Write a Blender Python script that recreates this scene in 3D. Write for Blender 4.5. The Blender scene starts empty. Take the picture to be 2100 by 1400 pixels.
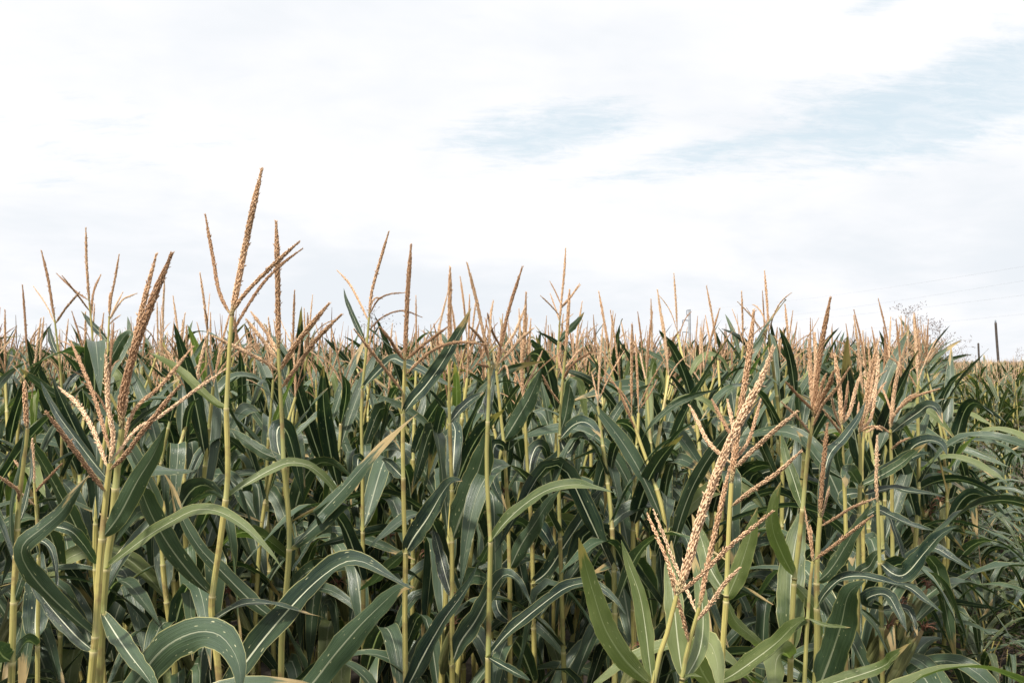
import bpy, math, random
import numpy as np
from mathutils import Vector, Matrix

random.seed(7); rng = np.random.default_rng(7)
SC = bpy.context.scene; COL = SC.collection
SC.cycles.max_bounces = 5; SC.cycles.diffuse_bounces = 3; SC.cycles.glossy_bounces = 2; SC.cycles.transmission_bounces = 3
R = math.radians

# ------------------------------------------------------------------ camera
F = 2042.0                                   # focal length in pixels of the 2100 px wide photograph (35 mm lens)
CAMZ = 1.90
PITCH = math.atan(40 / F)
cam_d = bpy.data.cameras.new('camera'); cam_d.lens = 35; cam_d.sensor_width = 36
cam_d.clip_start = .05; cam_d.clip_end = 3000
cam = bpy.data.objects.new('camera', cam_d); COL.objects.link(cam)
cam.location = (0, 0, CAMZ); cam.rotation_euler = (math.pi / 2 + PITCH, 0, 0)
SC.camera = cam

# ------------------------------------------------------------------ light, sky, exposure
SUN_EL, SUN_AZ = R(58), R(-140)              # azimuth clockwise from +Y: behind the camera, to the left
SC.view_settings.view_transform = 'Standard'; SC.view_settings.look = 'None'
SC.view_settings.exposure = .28; SC.view_settings.gamma = 1
sun_d = bpy.data.lights.new('sun', 'SUN'); sun_d.energy = 5.0; sun_d.angle = R(5); sun_d.color = (1, .945, .86)
sun = bpy.data.objects.new('sun', sun_d); COL.objects.link(sun)
sv = Vector((math.sin(SUN_AZ) * math.cos(SUN_EL), math.cos(SUN_AZ) * math.cos(SUN_EL), math.sin(SUN_EL)))
sun.rotation_euler = sv.to_track_quat('Z', 'Y').to_euler()


class NT:
    def __init__(s, tree): s.t = tree; s.n = tree.nodes; s.l = tree.links
    def new(s, typ, **kw):
        n = s.n.new(typ)
        for k, v in kw.items(): setattr(n, k, v)
        return n
    def put(s, sock, v):
        if hasattr(v, 'is_linked') or isinstance(v, bpy.types.NodeSocket): s.l.new(v, sock)
        elif v is not None:
            if sock.type == 'RGBA' and len(v) == 3: v = (*v, 1)
            sock.default_value = v
    def m(s, op, a, b=None, c=None, clamp=False):
        n = s.new('ShaderNodeMath', operation=op, use_clamp=clamp)
        s.put(n.inputs[0], a)
        if b is not None: s.put(n.inputs[1], b)
        if c is not None: s.put(n.inputs[2], c)
        return n.outputs[0]
    def ramp(s, v, a, b, lo=0., hi=1.):
        n = s.new('ShaderNodeMapRange', interpolation_type='SMOOTHSTEP')
        s.put(n.inputs[0], v)
        for i, x in enumerate((a, b, lo, hi)): s.put(n.inputs[i + 1], x)
        return n.outputs[0]
    def mix(s, f, a, b, blend='MIX'):
        n = s.new('ShaderNodeMix', data_type='RGBA', blend_type=blend)
        s.put(n.inputs[0], f); s.put(n.inputs[6], a); s.put(n.inputs[7], b)
        return n.outputs[2]
    def noise(s, vec, scale, detail=3, rough=.5, dist=0.):
        n = s.new('ShaderNodeTexNoise')
        if vec is not None: s.put(n.inputs['Vector'], vec)
        n.inputs['Scale'].default_value = scale; n.inputs['Detail'].default_value = detail
        n.inputs['Roughness'].default_value = rough; n.inputs['Distortion'].default_value = dist
        return n.outputs[0]
    def xyz(s, x, y, z=0.):
        n = s.new('ShaderNodeCombineXYZ')
        for i, v in enumerate((x, y, z)): s.put(n.inputs[i], v)
        return n.outputs[0]
    def sep(s, v):
        n = s.new('ShaderNodeSeparateXYZ'); s.put(n.inputs[0], v); return n.outputs


def make_world():
    w = bpy.data.worlds.new('World'); SC.world = w; w.use_nodes = True
    t = NT(w.node_tree); t.n.clear()
    d = t.new('ShaderNodeTexCoord').outputs['Generated']
    x, y, z = t.sep(d)
    az = t.m('ARCTAN2', x, y); el = t.m('ARCSINE', z)
    den = t.m('ADD', t.m('MAXIMUM', z, 0.), .22)
    u = t.m('DIVIDE', x, den); v = t.m('DIVIDE', y, den)
    big = t.noise(t.xyz(u, v, 3.1), .9, 5, .55, .3)
    str_ = t.noise(t.xyz(t.m('ADD', t.m('MULTIPLY', u, 2.2), t.m('MULTIPLY', v, -.5)), t.m('MULTIPLY', v, 2.4), 7.7), 1.5, 9, .58, .3)
    fine = t.noise(t.xyz(t.m('MULTIPLY', u, 3.), t.m('MULTIPLY', v, 7.), 1.3), 2.2, 7, .65, .4)
    sky = t.new('ShaderNodeTexSky', sky_type='NISHITA'); sky.sun_disc = False
    sky.sun_elevation = SUN_EL; sky.sun_rotation = SUN_AZ; sky.altitude = 100
    def gauss(a0, e0, sa, se, k):                       # a gap in the cloud, at a bearing and height of the sky
        da = t.m('SUBTRACT', az, a0)
        de = t.m('SUBTRACT', t.m('SUBTRACT', el, e0), t.m('MULTIPLY', da, k))
        q = t.m('ADD', t.m('POWER', t.m('ABSOLUTE', t.m('DIVIDE', da, sa)), 2.), t.m('POWER', t.m('ABSOLUTE', t.m('DIVIDE', de, se)), 2.))
        return t.m('EXPONENT', t.m('MULTIPLY', q, -1.))
    g = gauss(.44, .240, .19, .050, .17)
    g = t.m('MAXIMUM', g, t.m('MULTIPLY', gauss(.035, .226, .115, .030, .12), .84))
    g = t.m('MAXIMUM', g, t.m('MULTIPLY', gauss(.19, .200, .13, .020, .15), .66))
    g = t.m('MAXIMUM', g, t.m('MULTIPLY', gauss(.355, .330, .045, .016, .35), .62))
    g = t.m('MAXIMUM', g, t.m('MULTIPLY', gauss(-.42, .20, .16, .05, .0), .40))
    g = t.m('MAXIMUM', g, t.m('MULTIPLY', gauss(2.6, .5, .5, .2, .0), .8))
    wisp = t.noise(t.xyz(t.m('ADD', t.m('MULTIPLY', u, 9.), t.m('MULTIPLY', v, -3.)), t.m('MULTIPLY', v, 20.), 4.4), 1., 6, .7, .8)
    nz = t.m('ADD', t.m('MULTIPLY', t.m('SUBTRACT', wisp, .5), .55), t.m('ADD', t.m('MULTIPLY', t.m('SUBTRACT', str_, .5), .95), t.m('MULTIPLY', t.m('SUBTRACT', fine, .5), 1.15)))
    gap = t.ramp(t.m('ADD', g, t.m('MULTIPLY', nz, .85)), .20, .80)
    # cloud body: white with soft grey-blue bellies low over the horizon
    low = t.ramp(el, .19, .06)
    belly = t.ramp(t.m('ADD', t.m('ADD', big, t.m('MULTIPLY', t.m('SUBTRACT', str_, .5), .25)), t.m('MULTIPLY', low, .17)), .45, .78)
    cloud = t.mix(belly, (8.5, 8.5, 8.68), (7.05, 7.4, 7.8))
    near = t.ramp(el, .045, .0)
    cloud = t.mix(t.m('MULTIPLY', near, .35), cloud, (7.5, 7.7, 8.0))
    thin = t.mix(.10, (6.3, 7.15, 7.7), t.mix(1., sky.outputs[0], (1., 1.25, 1.2), 'MULTIPLY'))   # blue seen through thin veil
    gap = t.m('MULTIPLY', gap, t.ramp(t.m('ADD', t.m('MULTIPLY', big, .5), t.m('MULTIPLY', wisp, .5)), .34, .62, .5, 1.))
    col = t.mix(gap, cloud, thin)
    up_ = t.ramp(el, .42, 1.3, 1., 1.5)                       # a cloudy sky is brightest overhead
    col = t.mix(1., col, t.xyz(up_, up_, up_), 'MULTIPLY')
    bg = t.new('ShaderNodeBackground'); t.put(bg.inputs[0], col); bg.inputs[1].default_value = .1
    out = t.new('ShaderNodeOutputWorld'); t.l.new(bg.outputs[0], out.inputs[0])
make_world()


def P(px, py, d):
    """a point d metres in front of the camera on the sight line of a photograph pixel"""
    x = (px - 1050) / F * d; up = (700 - py) / F * d
    c, s = math.cos(PITCH), math.sin(PITCH)
    return np.array((x, d * c - up * s, CAMZ + d * s + up * c))

def pix(p):
    c, s = math.cos(PITCH), math.sin(PITCH)
    y, z = p[1], p[2] - CAMZ
    d = y * c + z * s; up = -y * s + z * c
    return (1050 + p[0] / d * F, 700 - up / d * F, d) if d > .05 else (9e9, 9e9, d)

# ------------------------------------------------------------------ materials
def base_mat(name):
    m = bpy.data.materials.new(name); m.use_nodes = True
    t = NT(m.node_tree); t.n.clear()
    return m, t

def rnd(t):
    a = t.new('ShaderNodeObjectInfo').outputs['Random']; b = t.new('ShaderNodeNewGeometry').outputs['Random Per Island']
    return t.m('FRACT', t.m('ADD', t.m('MULTIPLY', a, 7.31), b))

def bump(t, h, strength, dist=.002):
    b = t.new('ShaderNodeBump'); b.inputs['Strength'].default_value = strength; b.inputs['Distance'].default_value = dist
    t.put(b.inputs['Height'], h); return b.outputs[0]

def leaf_material(name, deep, mid, pale, midrib_gain=1., trans=.22, rough=.36, dry=1.):
    m, t = base_mat(name)
    uv = t.new('ShaderNodeUVMap').outputs[0]; u, v, _ = t.sep(uv)
    r = rnd(t); back = t.new('ShaderNodeNewGeometry').outputs['Backfacing']
    r2 = t.m('FRACT', t.m('MULTIPLY', r, 17.3)); r3 = t.m('FRACT', t.m('MULTIPLY', r, 53.9))
    off = t.m('MULTIPLY', r, 31.)
    veins = t.noise(t.xyz(t.m('MULTIPLY', u, 1.2), t.m('MULTIPLY', v, 34.), off), 1., 2, .6)
    veins2 = t.noise(t.xyz(t.m('MULTIPLY', u, 2.), t.m('MULTIPLY', v, 90.), off), 1., 1, .5)
    blot = t.noise(t.xyz(t.m('MULTIPLY', u, 5.), t.m('MULTIPLY', v, 2.), off), 1., 4, .6)
    c = t.mix(r, deep, mid)
    c = t.mix(t.ramp(r2, .70, 1.1), c, pale)
    c = t.mix(t.ramp(blot, .38, .72, 0., .55), c, pale)
    c = t.mix(t.ramp(veins, .48, .70, 0., .45), c, pale)
    c = t.mix(t.ramp(veins2, .52, .74, 0., .34), c, (.13, .15, .065))
    c = t.mix(t.m('MULTIPLY', back, .45), c, pale)
    dv = t.m('ABSOLUTE', t.m('SUBTRACT', v, .5))
    # pale insect flecks lying along the veins
    fl = t.noise(t.xyz(t.m('MULTIPLY', u, 26.), t.m('MULTIPLY', v, 13.), off), 1., 1.5, .5)
    c = t.mix(t.m('MULTIPLY', t.ramp(fl, .71, .74), .85), c, (.46, .44, .26))
    # thin yellowish margin, then the midrib
    c = t.mix(t.ramp(dv, .462, .492, 0., t.m('ADD', .25, t.m('MULTIPLY', r2, .55))), c, (.46, .42, .18))
    ribw = t.m('MULTIPLY', t.m('SUBTRACT', 1.08, u), .046)
    rib = t.m('SUBTRACT', 1., t.ramp(t.m('DIVIDE', dv, ribw), .75, 1.15))
    rib = t.m('MULTIPLY', rib, t.m('SUBTRACT', 1., t.m('MULTIPLY', back, .62)))
    c = t.mix(t.m('MULTIPLY', rib, .82 * midrib_gain), c, (.68, .68, .50))
    # dry tips and torn brown edge on some leaves
    dryf = t.ramp(t.m('ADD', t.m('ADD', u, t.m('MULTIPLY', t.m('SUBTRACT', blot, .5), .5)), t.m('MULTIPLY', dv, .12)), t.m('SUBTRACT', 1.14, t.m('MULTIPLY', t.m('POWER', r3, 2.), .40 * dry)), t.m('SUBTRACT', 1.18, t.m('MULTIPLY', t.m('POWER', r3, 2.), .36 * dry)))
    c = t.mix(t.m('MULTIPLY', dryf, .85), c, (.42, .30, .14))
    c = t.mix(t.ramp(u, .035, .006), c, (.50, .43, .18))           # collar
    p = t.new('ShaderNodeBsdfPrincipled'); t.put(p.inputs['Base Color'], c)
    t.put(p.inputs['Roughness'], t.ramp(blot, .3, .7, rough - .05, rough + .14)); p.inputs['Specular IOR Level'].default_value = .42
    ring = t.m('ADD', veins, t.m('MULTIPLY', rib, -1.2))
    t.put(p.inputs['Normal'], bump(t, ring, .7, .0026))
    tr = t.new('ShaderNodeBsdfTranslucent'); t.put(tr.inputs[0], t.mix(1., c, (1.7, 2.3, .8), 'MULTIPLY'))
    mx = t.new('ShaderNodeMixShader'); mx.inputs[0].default_value = trans
    t.l.new(p.outputs[0], mx.inputs[1]); t.l.new(tr.outputs[0], mx.inputs[2])
    o = t.new('ShaderNodeOutputMaterial'); t.l.new(mx.outputs[0], o.inputs[0])
    return m

M = {}
M['leaf'] = leaf_material('corn_leaf', (.0026, .0112, .0100), (.0080, .0250, .0198), (.066, .102, .050), 1., .11, .33)
M['leaf_young_and_gloss'] = leaf_material('corn_leaf_yellowing_and_gloss', (.050, .078, .026), (.100, .130, .046), (.180, .205, .082), .7, .2, .36)  # yellowing blades, and painted-in sky gloss on a few arching ones
M['grass'] = leaf_material('wild_grass_blade', (.009, .024, .013), (.026, .046, .020), (.078, .098, .038), .6, .15, .36, 1.5)

def stalk_material():
    m, t = base_mat('corn_stalk')
    u, v, _ = t.sep(t.new('ShaderNodeUVMap').outputs[0]); r = rnd(t)
    line = t.noise(t.xyz(t.m('MULTIPLY', u, .6), t.m('MULTIPLY', v, 26.), t.m('MULTIPLY', r, 9.)), 1., 2, .6)
    f = t.m('FRACT', u)                                           # 0 just above a joint, 1 just below the next collar
    pos = t.new('ShaderNodeNewGeometry').outputs['Position']
    bl = t.noise(pos, 14, 4, .6)
    c = t.mix(t.ramp(line, .3, .7), (.27, .25, .070), (.64, .53, .18))
    c = t.mix(t.ramp(r, .2, 1., 0., .45), c, (.17, .20, .07))
    c = t.mix(t.ramp(f, .45, .0, 0., .5), c, (.15, .185, .06))
    c = t.mix(t.ramp(bl, .52, .68, 0., .75), c, (.24, .15, .065))
    c = t.mix(t.ramp(f, .93, .975), c, (.50, .43, .20))
    p = t.new('ShaderNodeBsdfPrincipled'); t.put(p.inputs['Base Color'], c); p.inputs['Roughness'].default_value = .5
    t.put(p.inputs['Normal'], bump(t, line, .5, .001))
    o = t.new('ShaderNodeOutputMaterial'); t.l.new(p.outputs[0], o.inputs[0])
    return m
M['stalk'] = stalk_material()

def tassel_material():
    m, t = base_mat('corn_tassel')
    u, v, _ = t.sep(t.new('ShaderNodeUVMap').outputs[0])
    isl = t.new('ShaderNodeNewGeometry').outputs['Random Per Island']; ob = t.new('ShaderNodeObjectInfo').outputs['Random']
    n = t.noise(t.new('ShaderNodeNewGeometry').outputs['Position'], 160, 2, .6)
    c = t.mix(t.ramp(isl, .0, .8), (.46, .265, .135), (.77, .52, .315))
    c = t.mix(t.ramp(isl, .86, 1., 0., .5), c, (.80, .62, .42))
    c = t.mix(t.ramp(ob, .5, .95, 0., .8), c, (.30, .165, .085))
    c = t.mix(t.ramp(ob, .42, .05, 0., .5), c, (.78, .58, .38))
    c = t.mix(t.ramp(n, .48, .75, 0., .45), c, (.17, .085, .045))
    ripe = t.noise(t.new('ShaderNodeNewGeometry').outputs['Position'], 1.7, 3, .6)
    c = t.mix(t.ramp(ripe, .48, .66, 0., .6), c, (.26, .15, .075))
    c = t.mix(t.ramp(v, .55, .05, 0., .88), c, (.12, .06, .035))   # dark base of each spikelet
    c = t.mix(t.ramp(u, .10, .0, 0., .6), c, (.33, .33, .15))     # greener towards the stem
    p = t.new('ShaderNodeBsdfPrincipled'); t.put(p.inputs['Base Color'], c); p.inputs['Roughness'].default_value = .62
    p.inputs['Specular IOR Level'].default_value = .3
    o = t.new('ShaderNodeOutputMaterial'); t.l.new(p.outputs[0], o.inputs[0])
    return m
M['tassel'] = tassel_material()

def plain(name, a, b, scale=20., rough=.7, bs=.0):
    m, t = base_mat(name)
    pos = t.new('ShaderNodeTexCoord').outputs['Object']
    n = t.noise(pos, scale, 5, .6)
    c = t.mix(t.ramp(n, .35, .65), a, b)
    p = t.new('ShaderNodeBsdfPrincipled'); t.put(p.inputs['Base Color'], c); p.inputs['Roughness'].default_value = rough
    if bs: t.put(p.inputs['Normal'], bump(t, n, bs, .02))
    o = t.new('ShaderNodeOutputMaterial'); t.l.new(p.outputs[0], o.inputs[0])
    return m
def husk_material():
    m, t = base_mat('ear_husk')
    u, v, _ = t.sep(t.new('ShaderNodeUVMap').outputs[0])
    n = t.noise(t.xyz(t.m('MULTIPLY', u, 2.), t.m('MULTIPLY', v, 30.)), 1., 3, .6)
    c = t.mix(t.ramp(n, .3, .7), (.055, .075, .022), (.20, .19, .075)); c = t.mix(t.ramp(u, .75, 1., 0., .8), c, (.30, .20, .09))
    p = t.new('ShaderNodeBsdfPrincipled'); t.put(p.inputs['Base Color'], c); p.inputs['Roughness'].default_value = .5
    t.put(p.inputs['Normal'], bump(t, n, .6, .002))
    o = t.new('ShaderNodeOutputMaterial'); t.l.new(p.outputs[0], o.inputs[0]); return m
M['husk'] = husk_material()
M['silk'] = plain('ear_silk', (.10, .035, .02), (.22, .10, .05), 200, .7)
M['soil'] = plain('soil', (.018, .014, .010), (.050, .037, .026), 9, .95, .6)
M['straw'] = plain('dry_straw', (.14, .09, .05), (.30, .21, .12), 30, .8)
M['seed'] = plain('grass_seed', (.12, .09, .09), (.25, .19, .17), 200, .7)
M['concrete'] = plain('pole_concrete', (.30, .32, .34), (.40, .42, .44), 2, .8)
M['steel'] = plain('pole_steel', (.16, .19, .22), (.24, .27, .30), 5, .5)
M['wood'] = plain('weathered_wood', (.045, .038, .034), (.11, .085, .07), 12, .9)
M['wire'] = plain('cable_metal', (.28, .30, .33), (.36, .38, .41), 1, .5)

# ------------------------------------------------------------------ mesh building on numpy grids
class MB:
    def __init__(s): s.V = []; s.UV = []; s.Fq = []; s.Ft = []; s.mq = []; s.mt = []; s.n = 0
    def grid(s, V, UV, mat=0):
        n, k = V.shape[:2]
        i = np.arange(n * k).reshape(n, k) + s.n
        q = np.stack((i[:-1, :-1], i[:-1, 1:], i[1:, 1:], i[1:, :-1]), -1).reshape(-1, 4)
        s.V.append(V.reshape(-1, 3)); s.UV.append(UV.reshape(-1, 2)); s.Fq.append(q); s.mq.append(np.full(len(q), mat)); s.n += n * k
    def tris(s, V, UV, T, mat=0):
        s.V.append(V); s.UV.append(UV); s.Ft.append(T + s.n); s.mt.append(np.full(len(T), mat)); s.n += len(V)
    def arrays(s):
        c = lambda L, w, dt: np.concatenate(L).astype(dt) if L else np.zeros((0, w) if w else 0, dt)
        return c(s.V, 3, float), c(s.UV, 2, float), c(s.Fq, 4, int), c(s.Ft, 3, int), c(s.mq, 0, int), c(s.mt, 0, int)
    def mesh(s, name, mats): return to_mesh(name, s.arrays(), mats)

def to_mesh(name, arr, mats):
    V, UV, Q, T, mq, mt = arr
    me = bpy.data.meshes.new(name)
    me.vertices.add(len(V)); me.vertices.foreach_set('co', V.astype(np.float32).ravel())
    loops = np.concatenate((Q.ravel(), T.ravel())).astype(np.int32)
    me.loops.add(len(loops)); me.loops.foreach_set('vertex_index', loops)
    st = np.concatenate((np.arange(len(Q)) * 4, len(Q) * 4 + np.arange(len(T)) * 3)).astype(np.int32)
    me.polygons.add(len(st)); me.polygons.foreach_set('loop_start', st)
    me.polygons.foreach_set('material_index', np.concatenate((mq, mt)).astype(np.int32))
    me.polygons.foreach_set('use_smooth', np.ones(len(st), bool))
    uv = me.uv_layers.new(name='UVMap'); uv.data.foreach_set('uv', UV[loops].astype(np.float32).ravel())
    for m in mats: me.materials.append(M[m])
    me.update(calc_edges=True); me.validate(clean_customdata=False)
    return me

def unit(a): return a / np.maximum(np.linalg.norm(a, axis=-1, keepdims=True), 1e-9)

def spline(pts, n):
    p = np.asarray(pts, float)
    if len(p) == 2: return p[0] + np.linspace(0, 1, n)[:, None] * (p[1] - p[0])
    e = np.vstack((2 * p[0] - p[1], p, 2 * p[-1] - p[-2]))
    out = []
    for i in range(len(p) - 1):
        a, b, c, d = e[i:i + 4]; t = np.linspace(0, 1, 24)[:, None]
        out.append(.5 * (2 * b + (c - a) * t + (2 * a - 5 * b + 4 * c - d) * t ** 2 + (3 * b - a - 3 * c + d) * t ** 3))
    q = np.vstack(out); s = np.r_[0, np.cumsum(np.linalg.norm(np.diff(q, axis=0), axis=1))]
    return resample(q, s, np.linspace(0, s[-1], n))

def resample(q, s, at): return np.stack([np.interp(at, s, q[:, j]) for j in range(3)], -1)
def arclen(q): return np.r_[0, np.cumsum(np.linalg.norm(np.diff(q, axis=0), axis=1))]

def frames(p):
    t = unit(np.gradient(p, axis=0))
    ref = np.array((0, 0, 1.)) if abs(t[0][2]) < .8 else np.array((1., 0, 0))
    a = np.empty_like(t); x = ref - t[0] * ref.dot(t[0]); a[0] = x / np.linalg.norm(x)
    for i in range(1, len(t)):
        x = a[i - 1] - t[i] * a[i - 1].dot(t[i]); a[i] = x / max(np.linalg.norm(x), 1e-9)
    return t, a, np.cross(t, a)

def tube(mb, p, r, k=8, mat=0, u=None):
    r = np.broadcast_to(r, (len(p),)); t, a, b = frames(p)
    th = np.linspace(0, 2 * np.pi, k + 1)
    V = p[:, None] + r[:, None, None] * (np.cos(th)[None, :, None] * a[:, None] + np.sin(th)[None, :, None] * b[:, None])
    u = np.linspace(0, 1, len(p)) if u is None else u
    mb.grid(V, np.stack(np.broadcast_arrays(u[:, None], np.linspace(0, 1, k + 1)[None]), -1), mat)

def leaf(mb, p, side, nrm, W, seed, K=7, fold=.22, ripple=1., clasp=.011, mat=0):
    """a corn blade: gutter-shaped cross-section that clasps the stalk, rippled margins, long taper"""
    n = len(p); u = np.linspace(0, 1, n); g = np.random.default_rng(seed)
    w = W * (.42 + .58 * np.clip(u / .22, 0, 1) ** .8) * np.clip(1 - np.clip((u - .42) / .58, 0, 1) ** 1.9, 0, 1) ** .9
    w = w * (1 + .035 * np.sin(u * g.uniform(14, 26) + g.uniform(0, 6)) + (.03 * g.normal(0, 1, n) if n > 15 else 0)); w[-1] = max(w[-1], .0012)
    fo = fold + 1.05 * np.exp(-u / .05)
    vv = np.linspace(-1, 1, K); av = np.abs(vv)
    ph = g.uniform(0, 6.28, 4); fr = g.uniform(5, 9, 2)
    rip = lambda s_: (np.sin(u * fr[s_] * 2.2 + ph[s_]) + .5 * np.sin(u * fr[s_] * 5.1 + ph[s_ + 2])) * np.clip(u * 4, 0, 1) * (1 - u * .6)
    rp = np.where(vv[None] < 0, rip(0)[:, None], rip(1)[:, None]) * (av ** 2)[None] * W * .07 * ripple
    off = vv[None] * np.cos(fo)[:, None] * w[:, None] / 2
    lift = (av ** 1.5)[None] * np.sin(fo)[:, None] * w[:, None] / 2 + rp
    V = p[:, None] + side[:, None] * off[..., None] + nrm[:, None] * lift[..., None]
    mb.grid(V, np.stack(np.broadcast_arrays(u[:, None], (vv * .5 + .5)[None]), -1), mat)

def arch(L, th0, th1, uk, sharp, az0, daz, n, roll=0., droll=0.):
    """centre line, side and upper normal of a blade that climbs, arches over and droops"""
    u = np.linspace(0, 1, n); sg = 1 / (1 + np.exp(-(u - uk) * sharp)); sg = (sg - sg[0]) / (sg[-1] - sg[0])
    th = th0 + (th1 - th0) * sg; az = az0 + daz * u
    d = np.stack((np.sin(th) * np.cos(az), np.sin(th) * np.sin(az), np.cos(th)), -1)
    p = np.vstack((np.zeros(3), np.cumsum((d[1:] + d[:-1]) / 2, 0) * L / (n - 1)))
    s = np.stack((-np.sin(az), np.cos(az), 0 * az), -1); nn = np.cross(d, s)        # points up and back to the stalk
    ro = (roll + droll * u)[:, None]
    return p, s * np.cos(ro) + nn * np.sin(ro), nn * np.cos(ro) - s * np.sin(ro)

OCT_T = np.array([[0, 1, 2], [0, 2, 3], [0, 3, 4], [0, 4, 1], [5, 2, 1], [5, 3, 2], [5, 4, 3], [5, 1, 4]])
def spikelets(mb, p, width, ranks, seed, pitch=None, u0=0., mat=0):
    """a tassel axis clothed in overlapping grain-like spikelets"""
    g = np.random.default_rng(seed); s = arclen(p); Ltot = s[-1]
    sl = float(np.clip(width * .75, .0075, .0100)); pitch = pitch or sl * .44; ranks = max(4, int(round(width / .0021)))
    n = max(4, int(Ltot * (1 - u0) / pitch)) * ranks
    i = np.arange(n); at = u0 * Ltot + (i // ranks) * (Ltot * (1 - u0) / (n / ranks)) + (i % ranks) * pitch / ranks
    at = np.clip(at + g.normal(0, pitch * .15, n), 0, Ltot * .999)
    t, a, b = frames(p)
    c = resample(p, s, at); tt = unit(resample(t, s, at)); aa = unit(resample(a, s, at)); bb = np.cross(tt, aa)
    f = at / Ltot; prof = np.clip((1 - f) / .22, .28, 1) ** .7 * np.clip(.55 + (f - u0) / .2, .5, 1)
    th = (i % ranks) * 2 * np.pi / ranks + (i // ranks) * (np.pi / ranks + .2) + g.normal(0, .22, n)
    rad = np.cos(th)[:, None] * aa + np.sin(th)[:, None] * bb; tan = np.cross(tt, rad)
    opn = (g.normal(.13, .07, n) + (g.random(n) < .04) * g.uniform(.3, .9, n))[:, None]; ax = unit(tt * np.cos(opn) + rad * np.sin(opn)); ou = unit(np.cross(tan, ax))
    L = (sl * g.uniform(.85, 1.2, n) * (.6 + .4 * prof))[:, None]; h = (sl * .165 * prof ** .5 * g.uniform(.8, 1.2, n))[:, None]
    o = c + rad * ((width * .42 - sl * .24) * prof)[:, None]
    if width > .009: tube(mb, p, np.interp(s / Ltot, (0, u0 + .06, .8, 1), (.001, width * .26, width * .24, .001)), 6, mat)
    m = o + ax * L * .45
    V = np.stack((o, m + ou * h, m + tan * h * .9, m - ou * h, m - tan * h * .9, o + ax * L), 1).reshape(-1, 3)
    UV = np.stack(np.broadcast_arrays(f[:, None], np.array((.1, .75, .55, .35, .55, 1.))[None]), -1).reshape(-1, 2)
    T = (OCT_T[None] + (np.arange(n) * 6)[:, None, None]).reshape(-1, 3)
    mb.tris(V, UV, T, mat)

def spike_mesh(name, p, width, seed, ranks=4, u0=.0, stem=.0022):
    mb = MB(); q = spline(p, max(6, len(p) * 4)) if len(p) < 12 else p
    tube(mb, q, np.linspace(stem, stem * .4, len(q)), 5)
    spikelets(mb, q, width, ranks, seed, u0=u0)
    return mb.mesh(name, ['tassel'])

def stalk_mesh(name, p, r0, r1, joints):
    """a stalk whose sheaths flare to a collar at each joint (joints: arc lengths from the ground)"""
    q0 = spline(p, 80); s0 = arclen(q0); Lt = s0[-1]
    j = sorted(x for x in joints if .03 < x < Lt - .03)
    at = [0.]; uu = [0.02]; mul = [1.]
    prev = 0.
    for k, x in enumerate(j):
        for f in (.25, .5, .75): at.append(prev + (x - prev) * f); uu.append(k + f); mul.append(.94 + .11 * f)
        at += [x - .004, x, x + .002]; uu += [k + .965, k + .995, k + 1.01]; mul += [1.07, 1.17, .95]
        prev = x
    for f in (.3, .65, 1.): at.append(prev + (Lt - prev) * f); uu.append(len(j) + f * .9); mul.append(.92)
    at = np.array(at); q = resample(q0, s0, at)
    mb = MB(); tube(mb, q, (r0 + (r1 - r0) * (at / Lt) ** 1.1) * np.array(mul), 10, 0, np.array(uu))
    return mb.mesh(name, ['stalk'])

def ear_mesh(seed):
    g = np.random.default_rng(seed); u = np.linspace(0, 1, 12); mb = MB()
    r = .021 * np.clip(u / .15, .35, 1) ** .6 * (1 - .72 * np.clip((u - .45) / .55, 0, 1) ** 1.5)
    p = np.stack((.035 * u ** 1.5, 0 * u, .23 * u), -1); tube(mb, p, r, 10)
    for k in range(3):                                           # loose husk tips
        a = k * 2.1 + g.uniform(0, 1); pp, s, nn = arch(.17, .04, .16, .6, 8, a, .2, 7)
        leaf(mb, pp + np.array((.017 * math.cos(a), .017 * math.sin(a), .05)), s, nn, .034, seed + k, 5, .6)
    husk = mb.mesh('ear', ['husk'])
    mb = MB()
    for k in range(16):
        a = g.uniform(0, 6.28); pp, s, nn = arch(g.uniform(.04, .08), .1, g.uniform(.8, 2.6), .5, 6, a, g.uniform(-1, 1), 5)
        tube(mb, pp + np.array((.033, 0, .225)), np.linspace(.0026, .001, 5), 3)
    return husk, mb.mesh('silk', ['silk'])

# ------------------------------------------------------------------ object helpers
def tag(o, label=None, cat=None, group=None, kind=None):
    for k, v in (('label', label), ('category', cat), ('group', group), ('kind', kind)):
        if v: o[k] = v
    return o
def empty(name, loc=(0, 0, 0)):
    o = bpy.data.objects.new(name, None); o.empty_display_size = .1; COL.objects.link(o); o.location = loc; return o
def obj(name, me, parent=None):
    o = bpy.data.objects.new(name, me); COL.objects.link(o)
    if parent: o.parent = parent
    return o
def kids(o):
    return list(o.children)
def copy_tree(o, parent=None):
    c = o.copy(); COL.objects.link(c); c.parent = parent
    for ch in KIDS.get(o.name, ()): copy_tree(ch, c)
    return c
KIDS = {}

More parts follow.
